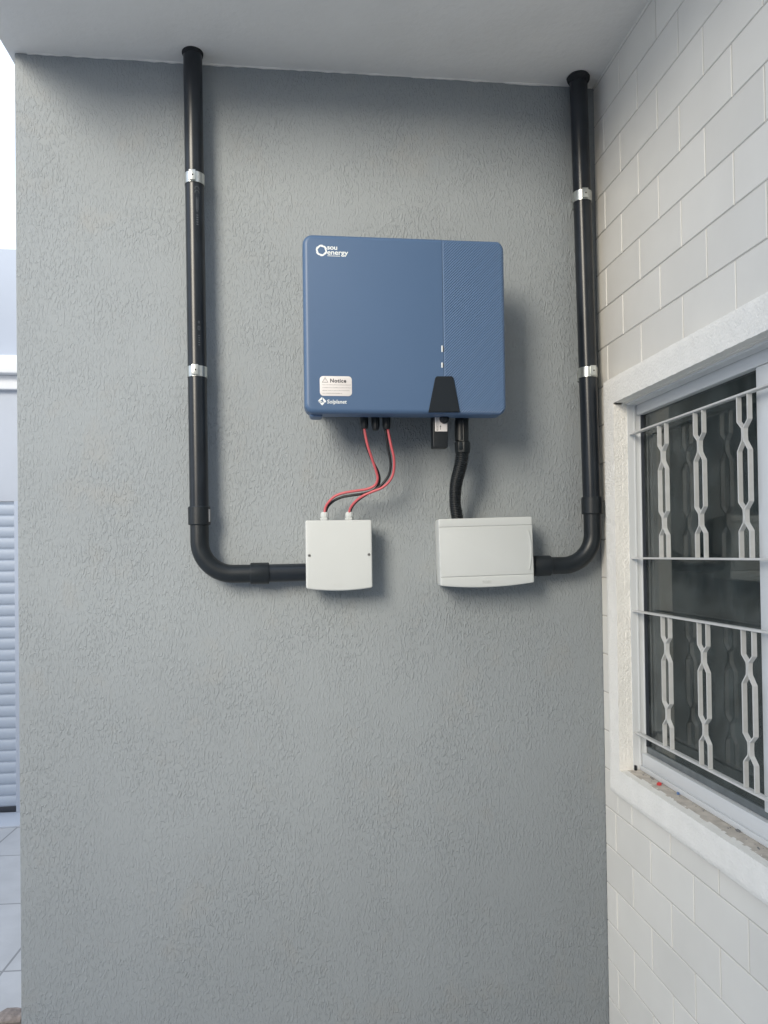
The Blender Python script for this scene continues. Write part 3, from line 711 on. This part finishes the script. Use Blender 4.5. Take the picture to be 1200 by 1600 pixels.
# thumb relief at the right of the door: a long shallow crescent
bm = bmesh.new(); o_, i_ = [], []
for k in range(13):
    t = k/12; z = zl0+.012+(zl1-zl0-.024)*t; b_ = math.sin(math.pi*t)
    o_.append((x1-.0105+.0062*b_, z)); i_.append((x1-.0125+.0054*b_, z))
prism(bm, o_+i_[::-1], -.0860, -.0893); obj('finger_grip', bm, M['box'], dr)
bm = bmesh.new(); s_ = B(752.5, 911.0, YD); text(bm, 'TIGRE', s_[0], s_[1], .0095, -.0863, space=1.0, ext=.0009); obj('embossed_name', bm, M['box'], cv, 80)

# ================================================================== corrugated hose with its adapter
hose = thing('flexible_conduit', (B(714, 808, .06)[0], -.06, z1), 'short black corrugated hose from the inverter adapter down to the wide box', 'hose')
ax_, az_ = B(722.5, 690, .11)
bm = bmesh.new(); lathe(bm, (ax_, -.11, az_-.001), (0, 0, 1), [(0, .0150), (.052, .0155), (.0525, .0168), (.060, .0168), (.085, .0168)], 8); lathe(bm, (ax_-.004, -.1105, az_+.002), (0, 0, 1), [(0, .0142), (.048, .0142)], 28)
obj('adapter', bm, M['black'], hose, 25)
bm = bmesh.new(); az2 = B(722.5, 709, .11)[1]; hN = az_-az2; lathe(bm, (ax_, -.11, az2), (0, 0, 1), [(0, .0145), (.002, .0175), (hN*.45, .0190), (hN*.9, .0190), (hN, .0168)], 8)
nt_ = obj('lock_nut', bm, M['black'], hose, 20)
bm = bmesh.new(); box(bm, ax_-.0135, ax_-.0035, -.1285, -.127, az2+.008, az_-.003, .0012); obj('nut_rib', bm, M['fit'], nt_)
P = smooth_path([(*(lambda b: (b[0], -o, b[1]))(B(px, py, o)),) for px, py, o in ((722.5, 706, .11), (721, 722, .108), (717, 738, .10), (713, 754, .09), (711.2, 772, .08), (711.5, 790, .072), (714, 806, .065), (716, 818, .06))], 26)
# resample evenly for the corrugations
acc = [0]
for a, b in zip(P, P[1:]): acc.append(acc[-1]+(b-a).length)
Lh = acc[-1]; pitch = .0043; per = 6; n = int(Lh/pitch*per); Q = []; j = 0
for k in range(n+1):
    s = Lh*k/n
    while j < len(acc)-2 and acc[j+1] < s: j += 1
    Q.append(P[j].lerp(P[j+1], (s-acc[j])/max(acc[j+1]-acc[j], 1e-9)))
def rr(k):
    s = Lh*k/n; base = .0158-.0022*min(1, s/Lh*1.6); return base+.0013*math.sin(2*math.pi*k/per)
bm = bmesh.new(); tube(bm, Q, rr, 28); obj('corrugated_tube', bm, M['black'], hose, 180)

# ================================================================== the yard beyond, seen past the left edge
YS = 3.25
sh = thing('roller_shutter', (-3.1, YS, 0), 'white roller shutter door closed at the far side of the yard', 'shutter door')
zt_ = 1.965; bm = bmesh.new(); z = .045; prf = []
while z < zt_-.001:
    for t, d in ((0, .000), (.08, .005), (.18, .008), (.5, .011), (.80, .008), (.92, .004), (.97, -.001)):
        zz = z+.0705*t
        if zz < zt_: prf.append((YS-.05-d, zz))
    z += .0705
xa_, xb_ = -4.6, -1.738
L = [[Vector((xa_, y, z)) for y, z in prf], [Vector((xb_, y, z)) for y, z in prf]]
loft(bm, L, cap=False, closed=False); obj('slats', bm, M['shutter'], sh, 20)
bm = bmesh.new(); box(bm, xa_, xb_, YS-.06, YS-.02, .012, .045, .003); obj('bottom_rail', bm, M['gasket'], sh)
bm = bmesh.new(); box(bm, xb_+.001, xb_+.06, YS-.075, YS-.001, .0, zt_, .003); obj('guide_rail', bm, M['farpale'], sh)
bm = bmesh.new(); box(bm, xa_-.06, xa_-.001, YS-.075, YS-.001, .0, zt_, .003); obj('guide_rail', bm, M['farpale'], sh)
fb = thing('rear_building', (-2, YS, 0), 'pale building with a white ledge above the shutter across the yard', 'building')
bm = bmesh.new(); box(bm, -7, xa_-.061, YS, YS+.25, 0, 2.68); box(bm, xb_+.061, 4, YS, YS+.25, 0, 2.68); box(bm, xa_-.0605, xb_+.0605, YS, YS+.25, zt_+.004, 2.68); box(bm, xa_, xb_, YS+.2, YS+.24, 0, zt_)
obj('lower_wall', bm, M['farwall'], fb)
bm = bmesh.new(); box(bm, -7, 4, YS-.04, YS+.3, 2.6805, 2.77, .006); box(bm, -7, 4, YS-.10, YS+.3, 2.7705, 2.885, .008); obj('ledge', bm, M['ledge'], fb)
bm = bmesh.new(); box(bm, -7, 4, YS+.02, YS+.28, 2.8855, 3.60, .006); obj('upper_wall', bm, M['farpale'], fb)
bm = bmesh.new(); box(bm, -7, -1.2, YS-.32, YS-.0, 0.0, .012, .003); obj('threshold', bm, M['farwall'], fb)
# a lump of broken masonry at the foot of the wall
p = CAM+ray(14, 1598)*(-EYE/ray(14, 1598).z)
lump('rubble_piece', (p.x+.005, p.y+.01, 0), .055, .045, .025, M['rubble'], 'brown lump of broken masonry on the floor beside the grey wall', 'rubble', 3)
# unseen wall added behind the camera; it shades the foot of the grey wall
bw = thing('shade_wall', (-2, -4.4, 0), 'plain pale wall behind the camera, added unseen to shade the grey wall foot', 'wall')
bm = bmesh.new(); box(bm, -10, -1.01, -4.6, -4.4, 0, 2.45, .01); obj('blocker_body', bm, M['farpale'], bw)
bm = bmesh.new(); box(bm, -10.02, -1.11, -4.64, -4.36, 2.451, 2.50, .005); obj('blocker_cap', bm, M['farwall'], bw)

# unseen block added behind the camera to the right: it keeps part of the sky off the corner
nh = thing('sky_blocker', (1.5, -2.8, 0), 'tall warm cream block behind the camera, added unseen to hold back the sky', 'building')
bm = bmesh.new(); box(bm, -1.0, 4.5, -5.4, -2.8, 0, 4.6, .01); obj('blocker_body', bm, M['cream'], nh)
bm = bmesh.new(); box(bm, -1.1, 4.6, -5.5, -2.7, 4.601, 4.7, .01); obj('roof', bm, M['farwall'], nh)

nh = thing('sun_blocker', (-8.5, -5, 0), 'tall pale block far back at the left, added unseen to shade the shutter', 'building')  # unseen block, put here to keep the sun off the roller shutter
bm = bmesh.new(); box(bm, -11, -6.3, -6.8, -4.61, 0, 6.6, .01); obj('blocker_body', bm, M['farwall'], nh)
bm = bmesh.new(); box(bm, -11.1, -6.2, -6.9, -4.5, 6.601, 6.7, .01); obj('roof', bm, M['farpale'], nh)
